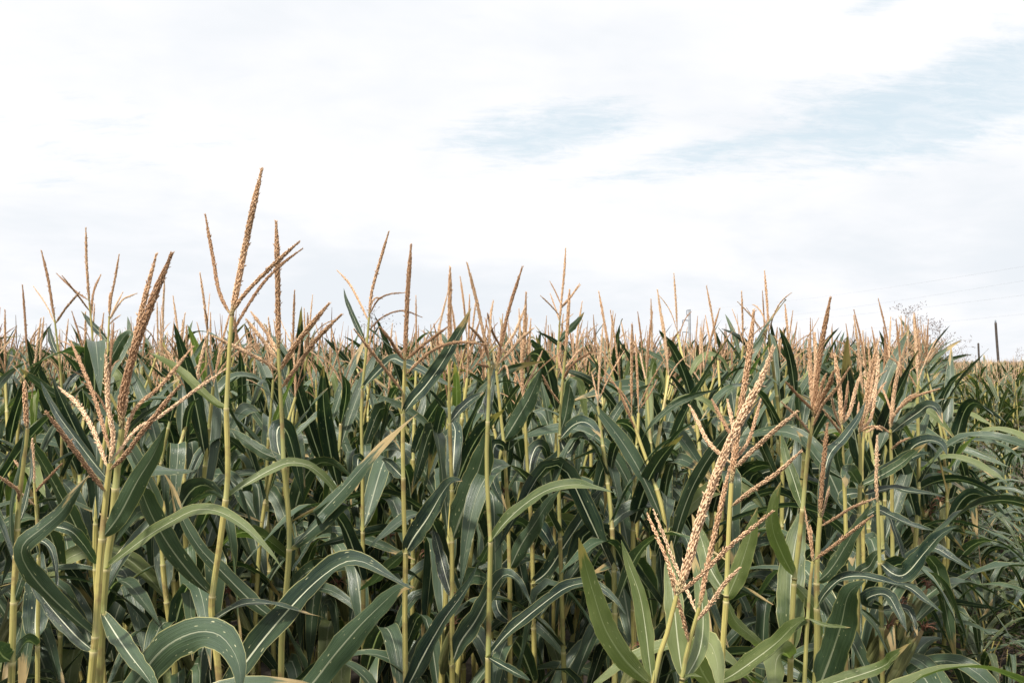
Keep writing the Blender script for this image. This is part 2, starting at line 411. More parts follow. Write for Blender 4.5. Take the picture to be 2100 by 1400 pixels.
# ------------------------------------------------------------------ pieces of the photograph's grid, used to read off bearings of traced plants
CROP = {'C1': (.38567, 0, 320), 'C2': (.4142, 0, 820), 'C3': (.4142, 600, 820), 'C4': (.4143, 1150, 820), 'C5': (.4142, 1550, 820),
        'C6': (1 / 3, 600, 450), 'C7': (.2857, 1250, 500), 'E1': (.3214, 0, 950), 'E2': (.3357, 0, 480), 'E3': (.2857, 1560, 600),
        'E4': (.2857, 1560, 1000), 'X': (1., 0, 0)}
def px(s):
    """'C2 470 1165 C2 380 1090 ...' -> list of photograph pixels; the crop letter holds until the next one"""
    out = []; c = 'X'; w = s.split(); i = 0
    while i < len(w):
        if w[i] in CROP: c = w[i]; i += 1
        k, ox, oy = CROP[c]; out.append((ox + float(w[i]) * k, oy + float(w[i + 1]) * k)); i += 2
    return out

CORN = 'corn plants standing in rows'
H = []
def hero(d, label, stalk, w, spike, sw, branches=(), leaves=(), mat='leaf', low=4, ear=False):
    H.append(dict(d=d, label=label, stalk=px(stalk), w=w, spike=px(spike), sw=sw, br=[(px(b[0]), *b[1:]) for b in branches],
                  lv=[(px(l[0]), *l[1:5], l[5] if len(l) > 5 else mat) for l in leaves], mat=mat, low=low, ear=ear))
# each: distance; label; stalk from the top down; stalk width px (top, bottom); central spike base to tip; its width px;
# branches (base to tip, width px, extra depth at tip); leaves (base to tip, width px, roll at base, roll at tip, extra depth at tip)
hero(1.9, 'near corn plant with drooping rust-brown lower tassel branches beside the twin-spiked plant',
     'X 225 950 X 216 1030 X 209 1106 X 203 1180 X 196 1300 X 186 1400', (13, 20), 'X 225 955 X 232 900 X 222 830 X 217 730', 13,
     [('X 211 1015 X 180 960 X 140 905 X 95 845', 13, -.12), ('X 218 960 X 190 880 X 160 830 X 122 795', 12, .1), ('X 222 930 X 195 820 X 165 745 X 145 700', 11, .15),
      ('C2 550 370 C2 620 270 C2 710 150 X 368 790', 13, -.12), ('C2 545 330 X 280 880 X 324 856 X 400 800 X 463 756', 10, .12)],
     [('C2 470 1165 400 1110 300 1020 210 930 140 840 105 760 125 700 200 640 300 555 360 470 440 370', 46, 50, 20, -.15),
      ('C2 522 668 590 570 680 400 760 270 825 125', 42, 12, 5, -.1),
      ('C2 470 1260 380 1170 280 1060 200 960 150 860 115 800', 34, 25, 60, .15)])
hero(2.0, 'near corn plant with two thick upright tassel spikes towering beside its rust-branched neighbour',
     'X 250 880 X 243 940 X 236 1010 X 229 1090 X 217 1168 X 208 1290 X 203 1400', (14, 23), 'X 240 880 X 250 820 X 275 720 X 315 610 X 352 520', 20,
     [('X 250 880 X 262 780 X 285 660 X 320 523', 15, .1), ('C2 570 380 X 270 850 X 330 790 X 395 711', 11, .1)],
     [('C2 570 430 480 330 380 200 280 60 200 -90', 29, 55, 30, .2),
      ('C2 520 840 600 770 720 680 850 600 960 545 1060 545 1160 590 1250 660 1330 740 1390 825', 30, 50, 35, -.25, 'leaf_young_and_gloss'),  # lighter green stands in for sky sheen on this arching blade
      ('C2 515 1040 580 1170 650 1270 720 1360 800 1480', 40, 20, 50, -.3),
      ('X 205 1480 X 273 1408 X 315 1350 X 355 1315 X 405 1295 X 447 1300 X 476 1330 X 492 1372 X 490 1430', 74, 40, 10, -.35)])
hero(2.6, 'tallest corn plant, its wide forked tan tassel reaching highest into the sky',
     'X 475 650 X 470 720 X 466 800 X 464 845 X 467 940 X 466 1005 X 462 1028 X 450 1120 X 436 1215 X 434 1260 X 444 1340 X 450 1400', (9, 19), 'X 475 650 X 484 600 X 500 520 X 518 430 X 537 347', 16,
     [('X 472 655 X 450 600 X 437 530 X 421 441', 10, .1), ('X 478 640 X 500 605 X 545 558 X 580 525 X 612 497', 11, -.1), ('X 475 690 X 500 640 X 540 580 X 580 540 X 620 510', 9, .15), ('X 480 640 X 490 590 X 496 540', 8, .2)],
     [('C2 1045 970 960 880 850 740 760 590 705 460 690 400 730 350 800 345 880 350 965 352', 46, 25, 60, -.3),
      ('C2 1120 490 1180 440 1260 390 1350 340 1440 310 1540 330 1640 420 1740 560', 25, 50, 30, .2, 'leaf_young_and_gloss'),  # pale gloss of the upper face put into the leaf colour
      ('C2 1112 488 1050 465 980 490 915 540', 18, 60, 50, .1),
      ('X 464 843 X 440 826 X 400 790 X 355 750 X 305 723', 24, 50, 25, .2, 'leaf_young_and_gloss'),
      ('X 447 1420 X 490 1375 X 540 1310 X 600 1240 X 650 1190 X 700 1155 X 740 1150 X 790 1175 X 845 1207', 60, 30, 55, -.4),
      ('C2 1055 1100 1100 1060 1200 1010 1320 1005 1450 1035 1600 1075', 26, 55, 75, -.2)])
hero(2.75, 'straight-stemmed corn plant with a tall thick vertical spike just beside the tallest plant',
     'X 571 715 X 574 790 X 578 860 X 582 955 X 592 1060 X 593 1130 X 585 1230 X 578 1300 X 576 1400', (8, 17), 'X 571 715 X 570 640 X 569 550 X 566 455', 14,
     [('X 577 760 X 600 715 X 635 670 X 675 622', 13, -.15), ('X 580 800 X 610 750 X 650 695 X 700 645', 11, -.2), ('X 570 725 X 545 680 X 515 640', 10, .1), ('X 571 740 X 545 705 X 505 655', 10, .0), ('X 573 768 X 540 740 X 490 715 X 438 690', 10, -.1)],
     [('C2 1430 750 1500 680 1600 590 1690 500 C3 100 600 C3 250 440 C3 400 270 C3 520 150 C3 620 65', 40, 35, 45, -.1),
      ('C2 1398 312 1300 260 1200 190 1140 140', 27, 30, 20, .1),
      ('C2 1400 330 1375 230 1372 150 1395 128 1430 180 1470 330 1500 490', 36, 10, 20, .2),
      ('C2 1390 1110 1250 1000 1100 850 980 720 890 560 850 430 800 340', 33, 20, 45, .1),
      ('C3 -60 1570 100 1400 200 1270 320 1130 430 1020 530 930 600 922', 56, 20, 35, -.35)])
hero(3.6, 'slim corn plant with a leaning dark spike and thin branches arching over like wires',
     'X 757 650 X 752 710 X 747 760 X 743 800 X 741 880 X 743 945 X 744 1100 X 745 1250', (5, 12), 'X 757 650 X 762 600 X 778 540 X 797 476', 8,
     [('X 753 655 X 735 615 X 715 580 X 692 555', 6, .1), ('X 758 645 X 775 615 X 800 603 X 832 600', 5, -.1), ('X 757 680 X 785 650 X 825 637 X 865 650', 5, .1), ('X 760 630 X 768 612 X 785 612', 5, .2)],
     [('C6 430 1040 500 960 570 890 620 855 680 880 780 920 850 960 1000 1035', 26, 50, 35, -.3),
      ('C6 455 785 420 700 370 590 330 490 315 425', 12, 30, 10, .1),
      ('C3 345 300 325 290 320 350 310 450', 26, 20, 20, -.1)])
hero(3.0, 'corn plant with a thick single spike and a large blade slanting up from its neck',
     'X 830 740 X 828 800 X 826 880 X 827 985 X 829 1080 X 832 1135 X 830 1250 X 832 1400', (7, 15), 'X 830 745 X 832 690 X 836 600 X 843 502', 12,
     [('C6 690 880 630 790 600 740 540 665', 9, -.1), ('C6 675 1070 600 960 500 830 380 677', 8, -.15), ('C6 700 870 780 790 860 730 955 660', 8, -.1), ('C6 700 960 780 870 870 800 960 765 1050 755 1185 768', 8, -.2)],
     [('C6 680 1195 740 1110 820 1020 920 880 1000 740 1060 630 1100 540', 32, 25, 30, -.1),
      ('C3 560 757 600 680 670 580 740 460 790 400 840 400', 44, 15, 50, -.15),
      ('C3 550 397 510 345 475 310 440 290', 26, 20, 40, .1),
      ('C3 560 1440 600 1360 640 1280 700 1170 760 1070 820 990 880 900 925 800', 42, 20, 65, -.2),
      ('C3 555 760 470 830 400 900 330 940', 30, 30, 60, .2)])
hero(3.15, 'corn plant carrying a very wide dark blade that rises across its stem',
     'X 922 720 X 921 800 X 922 866 X 925 950 X 927 1027 X 927 1110 X 927 1250 X 927 1400', (6, 14), 'X 921 725 X 922 660 X 923 548', 11,
     [('C6 955 900 920 780 905 660', 7, .1), ('C6 965 850 1000 740 1030 650', 6, .3), ('C6 950 800 900 880 870 980', 6, -.1)],
     [('C3 795 697 825 600 870 480 915 360 950 240 968 130', 60, 8, 20, -.2),
      ('C6 970 1240 1040 1160 1110 1100 1180 1060', 21, 30, 20, .1),
      ('C3 782 1302 830 1200 900 1100 960 990 1010 905 1060 862 1120 900 1180 1010', 46, 25, 55, -.2),
      ('C3 785 985 755 860 720 720 690 610', 28, 12, 30, .2),
      ('C3 785 450 800 250 805 150 790 110 810 140', 34, 5, 20, .3)])
hero(2.9, 'corn plant forming the bare arm of the tassels that make a V',
     'X 1003 740 X 1003 800 X 1000 870 X 998 940 X 1000 1019 X 1006 1103 X 1004 1200 X 1000 1400', (7, 15), 'X 1003 745 X 995 700 X 978 620 X 958 540', 9,
     [('C6 1225 860 1180 770 1130 700 1085 655', 8, -.1), ('C6 1230 800 1215 680 1220 580 1235 500', 7, .1), ('C6 1215 900 1180 900 1140 890', 7, -.1)],
     [('C3 980 690 1040 620 1120 540 1200 480 1290 435 1400 418 1480 430 1600 460', 33, 50, 45, -.2, 'leaf_young_and_gloss'),
      ('C3 967 1265 1050 1170 1150 1080 1250 1000 1350 930 1450 905 1530 930 1600 990 1650 1060', 33, 55, 30, -.3),
      ('C3 1000 1285 1080 1335 1180 1390', 20, 40, 40, -.3),
      ('C6 1195 1240 1205 1130 1225 1010 1245 930', 20, 10, 25, .1),
      ('C3 985 700 930 800 925 700 900 560', 22, 40, 60, .2)])
hero(3.3, 'corn plant forming the many-branched arm of the tassels that make a V',
     'X 1018 760 X 1025 830 X 1030 880 X 1035 930 X 1041 1044 X 1045 1172 X 1046 1330', (6, 13), 'X 1018 765 X 1028 700 X 1045 630 X 1071 548', 9,
     [('C6 1260 860 1310 780 1370 690 1430 540', 8, .1), ('C6 1270 900 1330 820 1400 740 1480 670', 8, -.1), ('C6 1265 780 1230 690 1200 580', 7, -.1), ('C6 1280 800 1300 720 1320 600', 7, .1), ('C6 1270 950 1310 900 1330 980', 6, -.1)],
     [('C6 1310 1350 1380 1230 1450 1110 1500 1000 1530 910', 36, 15, 30, -.1),
      ('C3 1080 835 1130 720 1200 610 1270 500 1330 440', 38, 25, 45, -.2),
      ('C3 1050 262 1040 225 1000 225 990 330 1000 420 1060 540', 26, 15, 10, -.1),
      ('C3 1068 1105 1020 1040 1000 950 960 850', 26, 20, 40, .1)])
hero(3.6, 'corn plant with a thin stem and folded blade tops behind the V-shaped tassel pair',
     'X 1075 830 X 1084 998 X 1091 1110 X 1095 1317', (7, 12), 'X 1075 835 X 1070 760 X 1075 690 X 1079 600', 9,
     [('X 1074 800 X 1055 760 X 1040 730', 6, .1), ('X 1075 800 X 1095 760 X 1112 720', 6, .1)],
     [('C3 1175 432 1250 340 1340 250 1425 150', 26, 30, 40, -.2),
      ('C3 1190 905 1260 850 1340 730 1440 580 1530 450 1610 435', 36, 25, 50, -.3),
      ('C3 1185 700 1150 620 1080 590 1000 560', 28, 45, 55, -.1),
      ('C3 1170 420 1180 300 1210 230 1250 240 1270 330', 30, 10, 20, .2)])
hero(3.3, 'corn plant with a slender tan spike below the dark wiry crossed tassel',
     'X 1160 720 X 1155 770 X 1150 833 X 1148 897 X 1146 1000 X 1150 1150', (6, 12), 'X 1160 725 X 1163 680 X 1168 595', 9,
     [('C6 1670 1000 1700 920 1760 860 1840 815', 7, -.1), ('C6 1680 930 1720 860 1780 790', 7, .1), ('C6 1640 1140 1580 1040 1540 960', 6, -.1), ('C6 1660 960 1640 880 1630 800', 6, .1)],
     [('C6 1650 1335 1680 1200 1700 1080 1712 1000 1730 1010 1735 1100', 26, 10, 25, -.1),
      ('C6 1650 1345 1720 1270 1790 1245 1850 1280 1900 1350', 32, 50, 40, -.2),
      ('C3 1320 190 1360 260 1420 180 1470 200', 28, 40, 20, -.1)])
hero(4.4, 'tall corn plant with a wiry crossed tassel and one dagger-shaped blade against the sky',
     'X 1148 660 X 1145 710 X 1142 760 X 1140 900', (4, 9), 'X 1148 660 X 1152 610 X 1157 560 X 1160 510', 6,
     [('C6 1660 525 1620 450 1583 380', 4, .1), ('C6 1660 550 1710 480 1765 395', 5, .1), ('C6 1665 535 1720 460 1772 402', 4, .2), ('C6 1648 600 1590 530 1525 468', 4, -.1), ('C6 1650 640 1615 540 1585 455', 4, .1), ('C6 1650 650 1690 610 1725 580', 3, .1)],
     [('C6 1638 762 1690 690 1740 640 1795 570', 15, 30, 15, -.1),
      ('C6 1625 930 1540 830 1485 770 1455 735 1475 725 1505 745', 16, 30, 40, -.1)])
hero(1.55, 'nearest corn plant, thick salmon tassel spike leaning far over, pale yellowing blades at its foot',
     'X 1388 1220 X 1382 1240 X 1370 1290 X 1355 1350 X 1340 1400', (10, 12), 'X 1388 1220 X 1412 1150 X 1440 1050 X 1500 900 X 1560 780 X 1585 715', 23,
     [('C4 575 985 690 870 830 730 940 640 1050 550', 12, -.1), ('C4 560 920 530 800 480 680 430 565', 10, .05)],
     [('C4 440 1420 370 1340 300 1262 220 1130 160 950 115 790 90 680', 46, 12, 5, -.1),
      ('C4 480 1420 440 1300 420 1130 390 960 340 820 300 690', 36, 30, 15, .05)], 'leaf_young_and_gloss', 3)
hero(1.7, 'corn plant next to the nearest one, with a short dark brown braided side branch',
     'X 1434 1245 X 1425 1280 X 1415 1310 X 1405 1360 X 1398 1400', (9, 11), 'X 1432 1250 X 1438 1225 X 1456 1135 X 1478 1040 X 1496 960', 14,
     [('C4 690 1085 740 1010 810 910 885 830', 12, -.05), ('C4 670 1050 620 930 560 800 460 545', 10, .1), ('C4 640 1190 600 1060 560 920 520 770', 11, -.05)],
     [('C4 610 1370 580 1200 560 1000 545 850 548 695', 42, 8, 10, .12),
      ('C4 600 1385 650 1360 700 1370', 8, 40, 40, -.05), ('C4 600 1400 690 1230 700 1000 640 700', 34, 20, 15, .3)], 'leaf_young_and_gloss', 3)
hero(2.2, 'corn plant with a blunt upright tan spike standing behind the leaning nearest tassel',
     'X 1500 990 X 1496 1060 X 1493 1130 X 1490 1215 X 1484 1300 X 1478 1400', (10, 17), 'X 1500 995 X 1508 920 X 1522 820 X 1536 730 X 1546 637', 16,
     [('C4 780 310 740 220 690 130 640 30', 11, .1), ('C4 830 200 800 100 750 0', 10, .1), ('C4 870 310 930 200 990 0', 10, .1), ('C4 880 350 960 240 1060 150 1170 58', 12, -.15), ('C4 850 530 940 450 1060 370 1190 252', 11, -.15), ('C4 870 290 855 150 825 0', 11, .15)],
     [('C4 830 982 880 850 930 700 972 532', 38, 15, 25, -.1),
      ('C4 800 960 740 830 700 700 650 565', 34, 20, 10, .15),
      ('C4 785 1405 880 1340 1050 1215 1150 1120 1215 1075', 40, 40, 45, -.3),
      ('C4 640 1480 680 1300 700 1210 740 1205 775 1300 790 1480', 50, 30, 10, -.25),
      ('C4 830 990 870 1100 960 1180 1040 1260', 30, 40, 30, .3)], 'leaf_young_and_gloss', 3)
hero(2.55, 'corn plant with a bundle of erect tan spikes and a broad blade behind its stem',
     'X 1668 855 X 1663 890 X 1657 926 X 1647 1035 X 1641 1090 X 1635 1143 X 1629 1189 X 1625 1260 X 1622 1340 X 1620 1400', (9, 15), 'X 1668 857 X 1674 790 X 1686 700 X 1703 611', 13,
     [('E3 370 880 365 700 355 500 345 340', 12, .1), ('E3 380 800 392 600 395 450 388 290', 11, .15), ('E3 375 980 450 800 550 680 640 535', 8, -.2), ('E3 380 860 420 740 445 650 470 585', 10, -.05), ('E3 385 900 440 760 490 660 525 565', 12, -.1), ('E3 365 850 270 740 180 640', 8, -.1), ('E3 350 1000 270 900 150 785', 7, -.1)],
     [('C5 210 890 130 760 85 640 85 520 125 400', 34, 20, 30, -.15),
      ('C5 178 1240 172 1050 178 850 200 680 240 520', 58, 4, 4, .18),
      ('C5 235 525 190 400 150 280 127 165', 24, 15, 15, .1),
      ('C5 170 1270 135 1250 100 1300 95 1480', 52, 40, 10, -.3),
      ('C5 230 900 270 1000 310 1100 330 1240', 30, 20, 45, .15)], 'leaf_young_and_gloss', 4)
hero(2.5, 'corn plant with one short knobbly spike low in front of the bundled tan spikes',
     'X 1682 1060 X 1678 1110 X 1675 1193 X 1676 1317 X 1672 1400', (11, 18), 'X 1681 1065 X 1685 1000 X 1691 930 X 1697 869', 12,
     [('C5 325 640 400 580 480 530 595 485', 8, -.1), ('C5 320 600 340 520 365 430', 8, .1)],
     [('C5 303 908 370 840 440 730 510 610 580 505', 32, 25, 45, -.2),
      ('E3 395 1300 480 1200 600 1040 700 900 755 770', 24, 30, 20, .2),
      ('C5 268 1040 340 960 420 885 520 870 620 890 700 910 800 915', 26, 45, 55, -.2),
      ('C5 300 1480 360 1300 420 1120 460 960 545 890', 64, 15, 30, -.25)], 'leaf', 4)
hero(2.3, 'corn plant with a slender stem and one long straight salmon branch low down',
     'X 1667 1150 X 1662 1190 X 1657 1260 X 1653 1329 X 1650 1400', (7, 12), 'X 1668 1155 X 1664 1110 X 1662 1080', 9,
     [('C5 290 805 400 710 490 640 578 572', 9, -.2), ('X 1666 1140 X 1658 1090 X 1650 1040', 6, .1)],
     [('C5 240 1085 180 1120 120 1190 20 1280 -60 1330', 26, 45, 40, -.1),
      ('C5 245 1080 330 1110 400 1120 468 1125', 10, 40, 40, -.1),
      ('C5 440 1440 600 1330 680 1270 770 1200', 30, 30, 50, -.2)], 'leaf_young_and_gloss', 3)
hero(3.0, 'field-edge corn plant with a long straight blade aimed out over the lane',
     'X 1762 890 X 1765 940 X 1764 996 X 1762 1060 X 1760 1200', (8, 13), 'X 1763 895 X 1775 830 X 1783 770 X 1797 715', 11,
     [('E3 735 1000 790 900 830 700', 8, .1), ('E3 720 960 700 880 705 790', 7, .1), ('E3 735 1010 800 960 870 985', 7, -.1)],
     [('E3 710 1385 850 1320 1000 1230 1100 1150 1195 1078', 22, 35, 30, -.2),
      ('E3 715 1390 660 1300 640 1280 615 1290 610 1400', 30, 20, 10, -.2),
      ('E4 660 690 720 600 780 560 830 480 900 440', 28, 40, 30, -.1),
      ('E4 540 190 600 70 660 40 720 50 740 110', 26, 20, 30, .1)], 'leaf', 4, True)
hero(2.9, 'field-edge corn plant with a stout spike and paired side spikes beside the bundled ones',
     'X 1726 871 X 1727 900 X 1729 945 X 1732 1000 X 1735 1100 X 1735 1250', (7, 14), 'X 1726 875 X 1722 800 X 1717 760 X 1712 728', 12,
     [('E3 600 960 640 850 680 700 715 590', 10, .1), ('E3 590 980 530 850 510 740', 7, -.1), ('E3 590 1020 540 960 450 840', 7, -.1), ('E3 600 930 610 800 628 640', 8, .1)],
     [('E3 590 1330 555 1200 560 1120 590 1040', 18, 20, 20, -.1),
      ('E4 560 640 540 540 590 490 640 480 660 560', 34, 20, 20, -.1),
      ('C5 400 400 330 320 260 230 200 150', 26, 40, 20, .2)])
hero(3.4, 'field-edge corn plant with a long side branch stretched out flat over the lane',
     'X 1826 880 X 1827 920 X 1829 960 X 1830 1080', (7, 12), 'X 1826 885 X 1833 810 X 1840 770 X 1846 735', 10,
     [('E3 930 900 1000 830 1100 750 1280 690', 7, -.2), ('E3 930 940 960 880 1040 770 1130 715', 7, -.1), ('E3 935 1120 990 1080 1070 1040', 6, -.1), ('E3 930 860 905 760 870 680', 6, .1), ('E3 935 1000 850 960 760 1000', 6, -.1)],
     [('E3 935 1000 1030 930 1130 860 1200 810 1260 830 1310 935', 28, 45, 25, -.2),
      ('E3 940 1240 1010 1210 1100 1100 1200 1060 1290 1080 1340 1160', 30, 45, 35, -.3),
      ('E3 935 1220 1050 1200 1140 1160 1220 1150', 24, 45, 40, -.1),
      ('E4 900 520 960 600 1100 480 1240 430 1370 500 1540 600', 30, 50, 40, -.2)], 'leaf', 5, True)
hero(3.2, 'field-edge corn plant with crossing twin spikes between the bundle of tassels and the lane',
     'X 1775 860 X 1772 900 X 1768 930 X 1770 1080', (6, 12), 'X 1776 865 X 1784 810 X 1792 760 X 1798 722', 9,
     [('E3 770 890 810 740 838 590 845 430', 9, .1), ('E3 760 900 800 740 790 600 772 330', 7, .15), ('E3 760 880 840 720 900 640', 7, .1)],
     [('C5 520 420 600 370 700 310 780 260 850 215', 25, 40, 30, -.2),
      ('E4 780 210 840 160 920 190 1050 250 1250 310', 26, 55, 55, -.2),
      ('E4 780 220 900 180 960 300 1010 450 1065 660', 18, 40, 60, -.1),
      ('E4 830 60 940 0 1050 20 1200 40 1320 65', 22, 55, 60, -.2)], 'leaf', 5, True)
hero(2.9, 'field-edge corn plant low on the slope with blades drooping into the dark lane',
     'X 1800 1030 X 1803 1120 X 1806 1200 X 1808 1300', (8, 13), 'X 1800 1035 X 1797 985 X 1799 895', 9,
     [('E3 835 1280 835 1150 835 1040', 6, .1)],
     [('E4 860 540 960 620 1050 610 1180 460 1300 330 1430 265', 40, 30, 50, -.2),
      ('E4 870 850 760 800 850 760 920 780 980 880 1055 1045', 34, 45, 40, -.2),
      ('E4 870 840 950 700 1060 710 1180 800 1310 900', 24, 50, 45, -.2),
      ('E4 880 880 1020 860 1080 910 1125 1060', 22, 45, 45, -.1),
      ('E4 870 1010 780 920 730 880 830 1000 930 1220', 12, 40, 40, -.1)], 'leaf', 5, True)
hero(2.2, 'corn plant at the left margin with a short blunt spike above two narrow blades',
     'X 55 880 X 50 930 X 42 985 X 36 1060 X 33 1140 X 28 1230 X 24 1370', (11, 15), 'X 55 882 X 53 850 X 50 785', 13,
     [('E1 190 270 110 170 0 85', 9, -.1), ('E1 160 80 120 20 90 -20', 8, .1)],
     [('E1 108 580 70 480 65 330 85 180 120 20 X 52 868', 18, 55, 65, -.05),
      ('E1 95 430 150 300 185 150 205 20 X 62 905', 17, 45, 70, .1),
      ('E1 75 870 150 700 190 620 250 560', 26, 40, 60, -.1),
      ('E1 80 1280 20 1230 -20 1180 -80 1150', 44, 25, 20, -.1)])
hero(2.8, 'corn plant at the left with a broad dusky blade hanging flat behind its thin stem',
     'X 70 990 X 75 1062 X 79 1143 X 78 1240 X 77 1320 X 77 1400', (6, 11), 'X 70 995 X 68 940 X 66 900', 8,
     [('E1 230 180 300 100 395 0', 7, -.1), ('E1 215 260 120 180 0 90', 7, -.1)],
     [('E1 240 1140 225 1050 235 850 245 650 270 560', 52, 4, 10, .15),
      ('E1 250 600 230 500 280 500 330 560 355 680 360 830', 20, 40, 50, -.15),
      ('E1 245 1150 180 1130 130 1180 80 1270', 30, 50, 40, -.2),
      ('E1 360 390 430 420 520 500 590 600 620 640', 30, 35, 30, .2)])
hero(3.7, 'corn plant at the left with a fine vertical spike and two branches flung out together',
     'X 183 620 X 187 660 X 190 700 X 193 760 X 195 900', (4, 10), 'X 183 622 X 180 580 X 177 530 X 176 468', 7,
     [('E2 530 410 450 340 345 240', 5, .1), ('E2 545 490 480 380 380 255', 5, -.1), ('E2 560 480 575 340 615 250', 6, .1), ('E2 560 500 562 450 565 400', 6, .1)],
     [('E2 575 780 520 740 470 690 415 645', 18, 25, 15, .1), ('E2 575 800 600 850 600 900 610 980', 22, 20, 30, .1)])
hero(3.7, 'corn plant at the left with a leaning spike and two long opposite thin branches',
     'X 112 655 X 117 700 X 124 760 X 127 820 X 126 950', (4, 11), 'X 112 658 X 106 620 X 98 570 X 85 515', 7,
     [('E2 335 560 280 430 203 318', 4, .1), ('E2 345 545 400 455 485 355', 6, -.1)],
     [('E2 365 745 325 680 305 610 303 560', 13, 20, 20, .1), ('E2 370 1015 290 950 200 880 120 820', 18, 20, 20, -.1), ('E2 378 1000 430 900 500 840 545 800', 20, 40, 30, .1)])
hero(4.0, 'corn plant at the left with drooping feathery dark branches and a large dark folded blade',
     'X 224 648 X 222 690 X 221 740 X 219 860', (4, 10), 'X 224 650 X 228 610 X 236 570 X 244 523', 6,
     [('E2 680 540 740 410 790 380 835 362', 5, .1), ('E2 678 540 705 440 750 355', 5, .2), ('E2 668 510 668 430 672 360', 6, .0), ('E2 670 560 700 520 735 495', 4, .1)],
     [('E2 655 670 610 600 570 560 495 470', 15, 25, 15, .1), ('E2 660 830 690 740 740 650 780 605 810 605', 24, 10, 30, -.1), ('E2 655 830 600 800 590 740 640 715', 16, 40, 20, .1)])

def build_hero(h, idx):
    d = h['d']; st = h['stalk']
    foot_y = 740 + CAMZ / d * F
    (xa, ya), (xb, yb) = st[-2], st[-1]
    slope = (xb - xa) / max(yb - ya, 1.); ext = foot_y - yb
    fx = xb + slope * min(ext, 1000) * .7
    pts = [P(x, y, d) for x, y in st]
    foot = P(fx, foot_y, d); foot[2] = 0.
    mid = P(xb + slope * min(ext * .45, 560), yb + ext * .45, d)
    line = np.array([foot, mid] + pts[::-1])
    base = foot.copy()
    root = empty('corn_plant', base); tag(root, h['label'], 'corn plant', CORN)
    q = spline(line, 120); s = arclen(q)
    joints = []
    lf = []
    for (pp, w, r0, r1, dd, lm) in h['lv']:
        b = P(*pp[0], d); k = np.argmin(np.linalg.norm(q - b, axis=1)); joints.append(s[k]); lf.append((pp, w, r0, r1, dd, k, lm))
    lowest = min(joints) if joints else s[-1] * .75
    g = np.random.default_rng(100 + idx)
    z = .32; lows = []
    while z < lowest - .16 and len(lows) < h['low'] + 4: lows.append(z); z += g.uniform(.17, .22)
    top = max(joints) if joints else lowest
    all_j = sorted(joints + lows)
    c = h['w'][1] * d / F / 2; ct = h['w'][0] * d / F / 2
    obj('stalk', stalk_mesh('stalk', line - base, max(c * 1.05, .010), ct, all_j), root)
    for n, (pp, w, r0, r1, dd, k, lm) in enumerate(lf):
        m = len(pp); p3 = [q[k]] + [P(x, y, d + dd * (i / (m - 1)) ** 1.2) for i, (x, y) in enumerate(pp) if i]
        p = spline(p3, 26); t = unit(np.gradient(p, axis=0)); view = unit(p - np.array((0, 0, CAMZ)))
        s0 = unit(np.cross(t, view)); n0 = np.cross(s0, t)
        ro = np.radians(np.linspace(r0, r1, len(p)))[:, None]
        sd = s0 * np.cos(ro) + n0 * np.sin(ro); nm = n0 * np.cos(ro) - s0 * np.sin(ro)
        if nm[len(p) // 3][2] < 0: sd, nm = -sd, -nm
        mb = MB(); leaf(mb, p - base, sd, nm, w * d / F, idx * 50 + n, 9, .22, 1.3)
        obj('leaf', mb.mesh('leaf', [lm]), root)
    az = g.uniform(0, 6.28)
    for n, z in enumerate(lows):
        k = np.argmin(abs(s - z)); a = az + n * np.pi + g.normal(0, .35)
        p, sd, nm = arch(g.uniform(.62, .85), R(g.uniform(22, 38)), R(g.uniform(105, 165)), g.uniform(.4, .6), g.uniform(7, 13), a, g.normal(0, .35), 20, g.normal(0, .2), g.normal(0, .5))
        mb = MB(); leaf(mb, p + q[k] - base, sd, nm, g.uniform(.065, .085), idx * 50 + 30 + n, 7)
        obj('leaf', mb.mesh('leaf', [h['mat']]), root)
    sp = [q[-1]] + [P(x, y, d) for x, y in h['spike'][1:]]
    ta = obj('tassel', spike_mesh('tassel', np.array(sp) - base, h['sw'] * d / F, idx * 9 + 1, 6, .0), root)
    for n, (pp, w, dd) in enumerate(h['br']):
        m = len(pp); p3 = np.array([P(x, y, d + dd * i / (m - 1)) for i, (x, y) in enumerate(pp)])
        axis = np.vstack((q, spline(sp, 40))); p3[0] = axis[np.argmin(np.linalg.norm(axis - p3[0], axis=1))]
        obj('tassel_branch', spike_mesh('tassel_branch', p3 - base, w * d / F, idx * 9 + 20 + n, 4 if w * d / F < .014 else 5, .04, .0016), ta)
    if h['ear']:
        hu, si = EARS[idx % 3]; k = np.argmin(abs(s - .95))
        e = obj('ear', hu, root); e.scale = (.8, .8, .85); e.location = q[k] - base + np.array((.012, -.008, 0)); e.rotation_euler = (.25, .3, g.uniform(-.5, .5))
        obj('silk', si, e)

EARS = [ear_mesh(900 + k) for k in range(3)]

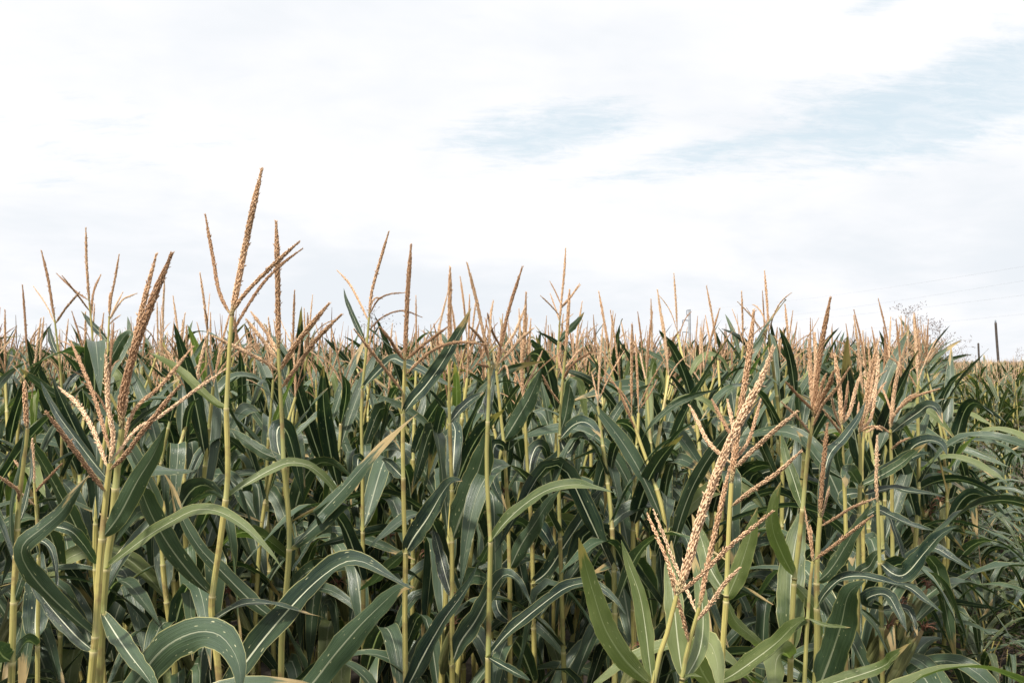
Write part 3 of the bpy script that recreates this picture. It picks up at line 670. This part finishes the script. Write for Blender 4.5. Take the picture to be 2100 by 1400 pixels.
# ------------------------------------------------------------------ corn plants in rows: kinds to copy from
def proto_plant(k):
    g = np.random.default_rng(300 + k)
    Hs = g.uniform(1.80, 1.98)                                   # stalk up to the tassel
    bow = g.normal(0, .045, 4)
    line = np.array([(0, 0, 0), (bow[0], bow[1], Hs * .4), (bow[0] + bow[2], bow[1] + bow[3], Hs * .75), (g.normal(0, .05), g.normal(0, .05), Hs)])
    q = spline(line, 60); s = arclen(q)
    root = empty('corn_plant'); ch = []
    js = []; z = .28
    while z < Hs - .10: js.append(z); z += g.uniform(.130, .165)
    ch.append(obj('stalk', stalk_mesh('stalk', line, .0135, .0058, js), root))
    az = g.uniform(0, 6.28); N = len(js)
    for n, z in enumerate(js):
        f = n / (N - 1); i = np.argmin(abs(s - z)); a = az + n * np.pi + g.normal(0, .45)
        up = f > .7
        L = g.uniform(.62, .88) * (1 if not up else .92 - .38 * (f - .7) / .3)
        th0 = R(g.uniform(20, 38) - (4 if up else 0))
        kind = g.random()
        if up and kind < .6: th1, uk, sh = R(g.uniform(32, 88)), .55, 5
        elif kind < (.82 if up else .42): th1, uk, sh = R(g.uniform(150, 178)), g.uniform(.28, .55), g.uniform(16, 40)     # folds over and hangs
        else: th1, uk, sh = R(g.uniform(95, 150)), g.uniform(.42, .6), g.uniform(7, 13)
        p, sd, nm = arch(L, th0, th1, uk, sh, a, g.normal(0, .35), 18, g.normal(0, .3), g.normal(0, .95))
        W = g.uniform(.054, .083) * (1 if f < .7 else 1 - .42 * (f - .7) / .3)
        mb = MB(); leaf(mb, p + q[i], sd, nm, W, 4000 + k * 40 + n, 7, .24, 1.5)
        ch.append(obj('leaf', mb.mesh('leaf', ['leaf'] if g.random() > .06 else ['leaf_young_and_gloss']), root))
    lean = g.normal(0, .10, 2); SL = g.uniform(.25, .36); e = q[-1]
    sp = np.array([e, e + np.array((lean[0] * .4, lean[1] * .4, .5)) * SL, e + np.array((lean[0], lean[1], 1.)) * SL])
    ta = obj('tassel', spike_mesh('tassel', sp, g.uniform(.0100, .0140), 5000 + k, 4, .16), root); ch.append(ta)
    KIDS[root.name] = ch; sub = []
    for n in range(g.integers(1, 5)):
        t0 = g.uniform(-.06, .10); b = e + np.array((lean[0], lean[1], 1.)) * t0 * SL if t0 > 0 else resample(q, s, np.array([s[-1] + t0]))[0]
        a = g.uniform(0, 6.28); pp, _, _ = arch(g.uniform(.13, .23), R(g.uniform(14, 40)), R(g.uniform(18, 85)), .6, 5, a, g.normal(0, .3), 12)
        sub.append(obj('tassel_branch', spike_mesh('tassel_branch', pp + b, g.uniform(.006, .009), 6000 + k * 9 + n, 3, .06, .0014), ta))
    KIDS[ta.name] = sub
    if k % 3:
        hu, si = EARS[k % 3]; i = np.argmin(abs(s - js[min(4, N - 1)]))
        ea = obj('ear', hu, root); ea.location = q[i] + np.array((.012 * math.cos(az), .012 * math.sin(az), 0)); ea.rotation_euler = (0, .35, az)
        KIDS[ea.name] = [obj('silk', si, ea)]; ch.append(ea)
    return root, Hs + SL, sp[-1][:2]

NV = 12
PROTO = [proto_plant(k) for k in range(NV)]
USED = [False] * NV
def place_corn(k, loc, rot, sc, scz, label, tilt=(0, 0), group=CORN):
    r = PROTO[k][0]
    if USED[k]: r = copy_tree(PROTO[k][0])
    USED[k] = True
    r.location = loc; r.rotation_euler = (tilt[0], tilt[1], rot); r.scale = (sc, sc, scz)
    tag(r, label, 'corn plant', group)
    return r

# the rows run 23 degrees to the right of the view; the last row is the field's edge along the weedy lane
ROW = np.array((.396, .918)); ACR = np.array((.918, -.396)); EDGE = -.24

for i_, h_ in enumerate(H): build_hero(h_, i_)

taken = [pix((0, 0, 0))]; taken = []
for h_ in H:
    d = h_['d']; taken.append(((h_['stalk'][-1][0] - 1050) / F * d, d))

# taller plants whose tassels stand out against the sky: (tip pixel, distance, label)
SKY = [
    (46, 585, 4.6, 'corn plant with a short spike near the left margin'),
    (10, 636, 4.0, 'corn plant with a stubby spike touching the left margin'),
    (140, 655, 4.4, 'corn plant half hidden under the two-branched tassel at the left'),
    (355, 608, 4.3, 'corn plant whose spike shows just past the thick twin spikes'),
    (410, 560, 4.4, 'corn plant with a spike between the twin spikes and the tallest plant'),
    (322, 620, 5.2, 'small tassel seen between the twin thick spikes and the sky'),
    (604, 596, 5.0, 'thin tassel just past the straight vertical spike'),
    (641, 605, 5.2, 'thin paired tassel between the vertical spike and the wiry arching one'),
    (853, 606, 4.4, 'corn plant whose slim spike stands close behind the thick single spike'),
    (918, 600, 4.8, 'tassel behind the plant with the very wide blade'),
    (944, 568, 4.6, 'thin spike just before the V-shaped pair of tassels'),
    (1228, 598, 4.6, 'isolated slim spike on the skyline past the dark crossed tassel'),
    (1335, 614, 5.0, 'slim spike, shorter of the pair leading up to the concrete pole'),
    (1308, 640, 5.2, 'low stub of a spike in the middle skyline before the pole'),
    (1382, 561, 4.4, 'tallest spike near the concrete pole, standing just before it'),
    (1449, 587, 4.6, 'spike standing alone just past the concrete pole'),
    (1521, 598, 5.0, 'thin spike close beside the blunt salmon spike on the skyline'),
    (1568, 556, 4.2, 'tallest thin spike beyond the nearest leaning salmon tassel'),
    (1610, 625, 4.6, 'spike half way between the leaning salmon tassel and the bundle of erect spikes'),
    (1626, 637, 5.4, 'small spike just short of the bundle of erect spikes'),
    (1662, 652, 5.4, 'small distant spike touching the bundle of erect spikes'),
    (1735, 664, 6.0, 'spike alone just past the bundle of erect spikes'),
    (1827, 650, 5.2, 'leftmost spike of the cluster in front of the feathery wild grass'),
    (1848, 648, 5.6, 'straight spike in the cluster in front of the feathery wild grass'),
    (1876, 642, 5.2, 'tallest spike of the cluster in front of the feathery wild grass'),
    (1904, 655, 5.6, 'last spike of the cluster, on the lane side of the feathery grass'),
    (1864, 668, 6.0, 'short spike between the taller ones before the feathery grass'),
    (1817, 685, 4.8, 'stout spike before the cluster at the field edge'),
    (1780, 692, 4.6, 'spike on the field edge before the cluster by the feathery grass'),
    (1765, 685, 5.0, 'tan spike rising over the salmon tassels of the field edge'),
]
for n, (tx, ty, d, label) in enumerate(SKY):
    k = n % NV; tip = P(tx, ty, d); root, ht, off = PROTO[k]
    sc = tip[2] / ht; rz = random.uniform(0, 6.28); sx = min(max(sc, .9), 1.12); c_, s_ = math.cos(rz) * sx, math.sin(rz) * sx
    place_corn(k, (tip[0] - off[0] * c_ + off[1] * s_, tip[1] - off[0] * s_ - off[1] * c_, 0), rz, sx, sc, label)
    taken.append((tip[0], tip[1]))

cand = []
for j in range(0, 90):                                           # rows to the left of the edge row
    o = EDGE - .75 * j
    for i in range(-28, 550):
        t_ = i * .145 + random.uniform(-.05, .05)
        x, y = ACR * (o + random.uniform(-.06, .06)) + ROW * t_
        if y < 3.3 - .25 * math.sin(x * 3) or y > 70: continue
        if abs(x) > y * .62 + 1.2: continue
        if y < 9 and any((x - a) ** 2 + (y - b) ** 2 < .13 ** 2 for a, b in taken): continue
        if random.random() < .06: continue
        cand.append((x, y))
cand.sort(key=lambda c: c[1])
def zone(x, y, j):
    p = pix((x, y, 1.9))[0]
    side = 'behind the tall plants at the left' if p < 520 else ('in the middle of the field' if p < 1300 else 'near the weedy lane at the right')
    depth = 'front' if y < 4.8 else ('second' if y < 6.3 else 'third')
    return {'front': 'broad-leaved corn plant in the crowded front ranks ' + side, 'second': 'half-hidden corn plant deeper in the rows ' + side,
            'third': 'corn plant far back with mostly its tassel showing ' + side}[depth]
NIND = 290 - len(H) - len(SKY)
far = []; cnt = 0
for (x, y) in cand:
    a = (x / y) * F + 1050
    vis = -120 < a < 2220
    if vis and cnt < NIND and y < 12:
        cnt += 1; k = random.randrange(NV); sc = random.uniform(.92, 1.04)
        ht = PROTO[k][1]; sz = min(sc * random.uniform(.96, 1.03), (CAMZ + (740 - random.triangular(555, 705, 645)) / F * y) / ht)      # few tassels stand clear of the canopy
        place_corn(k, (x, y, 0), random.uniform(0, 6.28), sc, sz, zone(x, y, cnt), tuple(max(-.11, min(.11, random.gauss(0, .02 if x * ACR[0] + y * ACR[1] > EDGE - .3 else .07))) for _ in range(2)))
    else: far.append((x, y))
LAST_Y = max([y for x, y in cand[:cnt]] or [9])

# ------------------------------------------------------------------ the dense far rows: one mass
def lod_plant(k, lv, short=False):
    g = np.random.default_rng(700 + k + lv * 40); mb = MB()
    Hs = g.uniform(1.80, 1.97)
    nl, nn, KK = ((9, 8, 3), (6, 5, 3), (4, 4, 3))[lv]
    z0 = (.55, 1.0, 1.25)[lv]
    tube(mb, np.array([(0, 0, z0 - .5), (g.normal(0, .02), g.normal(0, .02), 1.2), (g.normal(0, .03), g.normal(0, .03), Hs)]), np.array((.013, .011, .006)), 3 if lv else 4, 1, np.array((.1, .5, .9)))
    az = g.uniform(0, 6.28)
    for n in range(nl):
        f = n / (nl - 1); z = z0 + (Hs - .12 - z0) * f
        hang = g.random() < .5 and f < .75
        p, sd, nm = arch(g.uniform(.5, .75) * (1 - .36 * f), R(g.uniform(18, 38)), R(g.uniform(120, 170) if hang else g.uniform(32, 95)), .5, 12 if hang else 6, az + n * np.pi + g.normal(0, .5), g.normal(0, .3), nn, 0, g.normal(0, .5))
        leaf(mb, p + np.array((0, 0, z)), sd, nm, g.uniform(.060, .086) * (1 - .3 * f), n, KK, .2, .5, mat=0)
    SL = g.uniform(.22, .34); le = g.normal(0, .09, 2)
    sp = np.array([(0, 0, Hs - .02), (le[0] * .4 * SL, le[1] * .4 * SL, Hs + SL * .5), (le[0] * SL, le[1] * SL, Hs + SL)])
    tube(mb, sp, np.array((.0022, .0052, .0016)), 4 if lv == 0 else 3, 2)
    for n in range((3, 2, 1)[lv]):
        pp, _, _ = arch(g.uniform(.10, .18), R(g.uniform(12, 40)), R(g.uniform(20, 90)), .6, 5, g.uniform(0, 6.28), 0, 4 if lv == 0 else 3)
        tube(mb, pp + np.array((0, 0, Hs + g.uniform(-.05, .05))), np.linspace(.0036, .0018, len(pp)), 3, 2)
    return mb.arrays()

def bake(name, spots, kinds, mats, label, zs=(.91, 1.07)):
    V_, U_, Q_, T_, mq_, mt_ = [], [], [], [], [], []; off = 0
    for (x, y, lv) in spots:
        V, U, Q, T, mq, mt = kinds[lv][random.randrange(len(kinds[lv]))]
        a = random.uniform(0, 6.28); c, s = math.cos(a), math.sin(a); sc = random.uniform(*zs)
        W = np.stack((V[:, 0] * c - V[:, 1] * s + x + V[:, 2] * random.gauss(0, .03), V[:, 0] * s + V[:, 1] * c + y, V[:, 2] * sc), -1)
        V_.append(W); U_.append(U); Q_.append(Q + off); T_.append(T + off); mq_.append(mq); mt_.append(mt); off += len(V)
    o = obj(name, to_mesh(name, tuple(np.concatenate(z) for z in (V_, U_, Q_, T_, mq_, mt_)), mats))
    return tag(o, label, 'crop', None, 'stuff')
KINDS = [[lod_plant(k, lv) for k in range(7)] for lv in range(3)]
lv_of = lambda y: 0 if y < 20 else (1 if y < 42 else 2)
bake('corn_field', [(x, y, lv_of(y)) for x, y in far if y < 42 or random.random() < .6], KINDS, ['leaf', 'stalk', 'tassel'],
     'dense rows of far corn fading into a band of tan tassels')
# beyond the lane: a second, shorter stand of corn
spots = []
for j in range(0, 46):
    o = EDGE + 3.0 + .75 * j
    for i in range(0, 420):
        x, y = ACR * (o + random.uniform(-.1, .1)) + ROW * (i * .24 + random.uniform(-.08, .08))
        if y < 9 or y > 75 or abs(x) > y * .64 + 1.5: continue
        spots.append((x, y, lv_of(y)))
for i in range(1500):                                             # volunteers and tall stalks closing the lane in the distance
    t_ = random.uniform(13, 80); x, y = ACR * (EDGE + random.uniform(.5, 3.2)) + ROW * t_
    spots.append((x, y, lv_of(y)))
bake('corn_field', spots, KINDS, ['grass', 'stalk', 'tassel'], 'second stand of yellower corn beyond the weedy lane', (.78, .92))
# ------------------------------------------------------------------ ground
def ground():
    n = 90; u = np.linspace(-1, 1, n); g = np.sign(u) * np.abs(u) ** 3 * 900
    X, Y = np.meshgrid(g, g + 20, indexing='ij')
    Z = (np.sin(X * 2.1 + Y) * np.sin(Y * 1.7) * .025) * (np.hypot(X, Y) < 60)
    mb = MB(); V = np.stack((X, Y, Z), -1); mb.grid(V, np.stack((X, Y), -1)); return mb.mesh('ground', ['soil'])
tag(obj('ground', ground()), 'dark brown soil under the corn and the lane', 'ground', None, 'structure')

# low weeds and straw on the lane floor
def cover():
    mb = MB(); g = np.random.default_rng(55)
    for i in range(5200):
        t_ = g.uniform(1.5, 13); p2 = ACR * (EDGE + g.uniform(-.5, 3.4)) + ROW * t_
        if p2[0] > p2[1] * .62 + 1: continue
        if g.random() < .62:
            p, s, nn = arch(g.uniform(.05, .13), g.uniform(.2, .9), g.uniform(1., 2.), .5, 6, g.uniform(0, 6.28), 0, 5)
            leaf(mb, p + np.array((*p2, g.uniform(.0, .32))), s, nn, g.uniform(.025, .055), i, 3, .2, .3)
        else:
            p, s, nn = arch(g.uniform(.2, .5), g.uniform(.9, 1.5), g.uniform(1.3, 1.8), .5, 6, g.uniform(0, 6.28), g.uniform(-1, 1), 5)
            tube(mb, p + np.array((*p2, g.uniform(.02, .25))), np.linspace(.003, .001, 5), 3, 1)
    return mb.mesh('weeds', ['grass', 'straw'])
tag(obj('weeds', cover()), 'low broad-leaved weeds and dry straw on the floor of the lane', 'weeds', None, 'stuff')

# ------------------------------------------------------------------ tall wild grass filling the lane
def panicle_mesh(g, h, big):
    mb = MB()
    p = np.array([(0, 0, 0), (.03 * g.normal(), .03 * g.normal(), h * .6), (.06 * g.normal(), .06 * g.normal(), h)])
    q = spline(p, 16); tube(mb, q, np.linspace(.0028, .001, 16), 4)
    for k in range(26 if big else 12):
        f = g.uniform(.52, 1.); b = q[int(f * 15)]
        pp, _, _ = arch((.06 + .22 * (1.08 - f)) * (1.6 if big else 1.), g.uniform(.4, .9), g.uniform(1.0, 1.9), .6, 5, g.uniform(0, 6.28), g.uniform(-.5, .5), 8)
        tube(mb, pp + b, np.linspace(.0007, .0004, 8), 3)
        n = 12 if big else 6
        for m in range(n):
            c = pp[min(7, 2 + m * 6 // n)] + b + g.normal(0, .012, 3); dr = unit(np.array((g.normal(0, .6), g.normal(0, .6), .6)))
            tt = np.stack((c, c + dr * .007, c + dr * .014)); tube(mb, tt, np.array((.0005, .0021, .0004)), 4, 1)
    return mb.mesh('seed_head', ['straw', 'seed'])
def proto_grass(k):
    g = np.random.default_rng(2000 + k); mb = MB(); root = empty('wild_grass')
    for n in range(g.integers(13, 20)):
        a = g.uniform(0, 6.28); L = g.uniform(.5, .95); z = g.uniform(.0, .5); r = g.uniform(0, .07)
        p, s, nn = arch(L, R(g.uniform(10, 45)), R(g.uniform(100, 160)), g.uniform(.38, .58), g.uniform(6, 13), a, g.normal(0, .5), 12, g.normal(0, .25), g.normal(0, .6))
        leaf(mb, p + np.array((r * math.cos(a), r * math.sin(a), z)), s, nn, g.uniform(.022, .058), 2100 + k * 40 + n, 5, .25)
    ch = [obj('blades', mb.mesh('blades', ['grass' if k % 2 else 'leaf']), root)]
    mb = MB()
    for n in range(2):
        a = g.uniform(0, 6.28); p, _, _ = arch(g.uniform(.5, .8), .05, g.uniform(.15, .5), .5, 5, a, 0, 8); tube(mb, p, np.linspace(.006, .003, 8), 5, 0, np.linspace(.1, .9, 8))
    ch.append(obj('stems', mb.mesh('stems', ['stalk']), root))
    if k % 3 == 0:
        s = obj('seed_head', panicle_mesh(g, .5, False), root); s.location = (0, 0, .62); ch.append(s)
    KIDS[root.name] = ch; return root
GP = [proto_grass(k) for k in range(7)]; gused = [False] * 7; ng = 0
GRASS = 'wild grass clumps in the lane'
t_ = 2.6
while t_ < 16:
    for o in np.arange(.42, 3.3, .5):
        x, y = ACR * (EDGE + o + random.uniform(-.15, .15)) + ROW * (t_ + random.uniform(-.15, .15))
        if x > y * .53 + .35 or y < 3.1 or random.random() < .12 or ng > 235: continue
        k = random.randrange(7); r = copy_tree(GP[k]) if gused[k] else GP[k]; gused[k] = True; ng += 1
        sc = (.62 if y < 4.6 else .62 + min((y - 4.6) * .14, .55)) * random.uniform(.88, 1.15)
        r.location = (x, y, 0); r.rotation_euler = (random.gauss(0, .06), random.gauss(0, .06), random.uniform(0, 6.28)); r.scale = (min(sc * 1.05, 1.15), min(sc * 1.05, 1.15), sc)
        tag(r, ('low dark clump of wild grass at the near end of the lane' if y < 5 else 'arching clump of wild grass in the middle of the lane' if y < 8 else 'pale dense wild grass clump at the far end of the lane'), 'wild grass', GRASS, 'thing')
    t_ += .48

# short leafy corn that came up late in the lane, not yet in tassel
def proto_young(k):
    g = np.random.default_rng(8000 + k); root = empty('young_corn'); Hs = g.uniform(.72, .95); ch = []
    line = np.array([(0, 0, 0), (g.normal(0, .03), g.normal(0, .03), Hs * .5), (g.normal(0, .06), g.normal(0, .06), Hs)]); q = spline(line, 50); s = arclen(q)
    js = list(np.arange(.10, Hs - .01, .095)); ch.append(obj('stalk', stalk_mesh('stalk', line, .011, .006, js), root)); az = g.uniform(0, 6.28)
    for n, z in enumerate(js):
        i = np.argmin(abs(s - z)); up = n > len(js) - 3
        p, sd, nm = arch(g.uniform(.55, .85) * (.8 if up else 1), R(g.uniform(16, 34)), R(g.uniform(60, 110) if up else g.uniform(110, 165)), g.uniform(.36, .56), g.uniform(7, 15), az + n * np.pi + g.normal(0, .5), g.normal(0, .4), 18, g.normal(0, .25), g.normal(0, .6))
        mb = MB(); leaf(mb, p + q[i], sd, nm, g.uniform(.034, .058), 8100 + k * 40 + n, 7, .22); ch.append(obj('leaf', mb.mesh('leaf', ['leaf']), root))
    KIDS[root.name] = ch; return root
YP = [proto_young(k) for k in range(6)]; yused = [False] * 6; t_ = 3.0
while t_ < 17:
    for o in np.arange(.75, 3.9, .42):
        x, y = ACR * (EDGE + o + random.uniform(-.18, .18)) + ROW * (t_ + random.uniform(-.2, .2))
        if x > y * .53 + .5 or y < 3.9 or random.random() < .12: continue
        k = random.randrange(6); r = copy_tree(YP[k]) if yused[k] else YP[k]; yused[k] = True
        sc = (.62 + min(max(y - 4.2, 0) * .10, .55)) * random.uniform(.86, 1.14)
        r.location = (x, y, 0); r.rotation_euler = (random.gauss(0, .08), random.gauss(0, .08), random.uniform(0, 6.28)); r.scale = (sc ** .5, sc ** .5, sc)
        tag(r, ('short tassel-less corn plant low in the dark near part of the lane' if y < 6 else 'short tassel-less corn plant half way along the lane' if y < 10 else 'leafy tassel-less corn plant closing the far part of the lane'), 'young corn', 'short corn plants in the lane', 'thing')
    t_ += .42

# wild grass with wispy seed heads above the corn
for n, (x_, y_, d, h, lab, big) in enumerate([
        (1862, 632, 6.4, 1.0, 'tall wild grass with a large feathery seed head over the spike cluster', True),
        (1930, 672, 7.2, .7, 'smaller feathery wild grass on the lane side of the large one', True),
        (1978, 712, 11., .55, 'small wispy grass head left of the two dark posts', False),
        (2085, 715, 11., .6, 'wispy grass head past the two dark posts at the right margin', False),
        (790, 645, 5.5, .45, 'small seeding grass head under the arching wiry tassel', False)]):
    tip = P(x_, y_, d); g = np.random.default_rng(3000 + n)
    root = empty('wild_grass', (tip[0], tip[1], 0)); tag(root, lab, 'wild grass', 'wild grass with seed heads', 'thing')
    q = spline(np.array([(0, 0, 0), (.03, .02, tip[2] * .4), (0, 0, tip[2] - h)]), 20); mb = MB(); tube(mb, q, np.linspace(.006, .0028, 20), 5, 0, np.linspace(.1, .9, 20)); obj('stem', mb.mesh('stem', ['stalk']), root)
    s = obj('seed_head', panicle_mesh(g, h, big), root); s.location = (0, 0, tip[2] - h)
    mb = MB()
    for m in range(5):
        a = m * 2.4; p, sd, nn = arch(.5, .5, 2., .5, 7, a, .2, 12); leaf(mb, p + np.array((0, 0, .3 + m * .22)), sd, nn, .022, m, 5)
    obj('blades', mb.mesh('blades', ['grass']), root)

# ------------------------------------------------------------------ power line: concrete pole, cables, two posts
PD = 140.
top = P(1414, 635, PD)
root = empty('utility_pole', (top[0], top[1], 0)); tag(root, 'grey concrete power pole with three short arms rising from the field', 'utility pole')
mb = MB(); tube(mb, np.array([(0, 0, 0), (0, 0, top[2] * .5), (0, 0, top[2])]), np.array((.26, .21, .16)), 8); tube(mb, np.array([(0, 0, top[2]), (0, 0, top[2] + .06), (0, 0, top[2] + .07)]), np.array((.19, .19, .01)), 8)
obj('mast', mb.mesh('mast', ['concrete']), root)
arms = []
for (ax_, ay_) in ((1408.5, 635.8), (1400, 656), (1400, 680.5)):
    e = P(ax_, ay_, PD) - np.array((top[0], top[1], 0)); mb = MB()
    tube(mb, np.array([(.15, 0, e[2] - .12), (e[0] * .5, 0, e[2] - .02), (e[0], 0, e[2])]), np.array((.09, .07, .05)), 6)
    a = obj('arm', mb.mesh('arm', ['steel']), root); mb = MB()
    zz = np.linspace(0, -.75, 12); tube(mb, np.stack((0 * zz, 0 * zz, zz), -1) + e, np.where(np.arange(12) % 2, .085, .04), 8)
    obj('insulator', mb.mesh('insulator', ['steel']), a)
    arms.append(np.array((top[0], top[1], 0)) + e + np.array((0, 0, -.75)))
arms[0] = arms[0] + np.array((0, 0, .75))
CAB = 'overhead cables of the power line'
for n, (s, x1, y1, lab) in enumerate([
        (arms[0], 2300, 512, 'topmost faint overhead cable crossing the sky at the right'),
        (arms[1], 2300, 541, 'second faint cable from the top of the power line'),
        (arms[1] + np.array((1.9, .3, 0)), 2300, 578, 'third faint cable from the top of the power line'),
        (arms[2], 2300, 622, 'lowest faint overhead cable just above the tassels at the right')]):
    e = P(x1, y1, 62.); t = np.linspace(0, 1, 40)[:, None]
    q = s + (e - s) * t; q[:, 2] -= (4 * t * (1 - t))[:, 0] * .55
    mb = MB(); tube(mb, q, np.full(40, .0045), 5); tag(obj('power_cable', mb.mesh('power_cable', ['wire'])), lab, 'cable', CAB)
for (x0, y0, x1, wpx, d, lab, cap) in ((2047, 740, 2042, 5.0, 55., 'taller slightly leaning dark wooden post beyond the lane', True), (2008, 740, 2006.5, 4., 62., 'shorter dark wooden post beside the taller leaning one', False)):
    ytop = 662 if cap else 704
    b, tp = P(x0, y0, d), P(x1, ytop, d); lean = (tp - b) / (tp[2] - b[2]); foot = b - lean * b[2]
    root = empty('wooden_post', foot); tag(root, lab, 'post', 'wooden posts beyond the lane'); r_ = wpx * d / F / 2; mb = MB()
    L_ = tp - foot; tube(mb, np.array([L_ * 0, L_ * .4 + np.array((.02, 0, 0)), L_ * .8, L_]), np.array((r_ * 1.15, r_ * 1.05, r_, r_ * .95)), 9)
    tube(mb, np.array([L_, L_ + lean * .02, L_ + lean * .03]), np.array((r_ * .95, r_ * .7, .004)), 9)
    obj('shaft', mb.mesh('shaft', ['wood']), root)
    if cap:
        mb = MB(); tube(mb, np.array([L_, L_ + lean * .08, L_ + lean * .16, L_ + lean * .18]), np.array((.04, .05, .03, .005)), 7); obj('insulator', mb.mesh('insulator', ['steel']), root)
print('heroes', len(H), 'skyline', len(SKY), 'individual', cnt, 'to', LAST_Y, 'far', len(far))
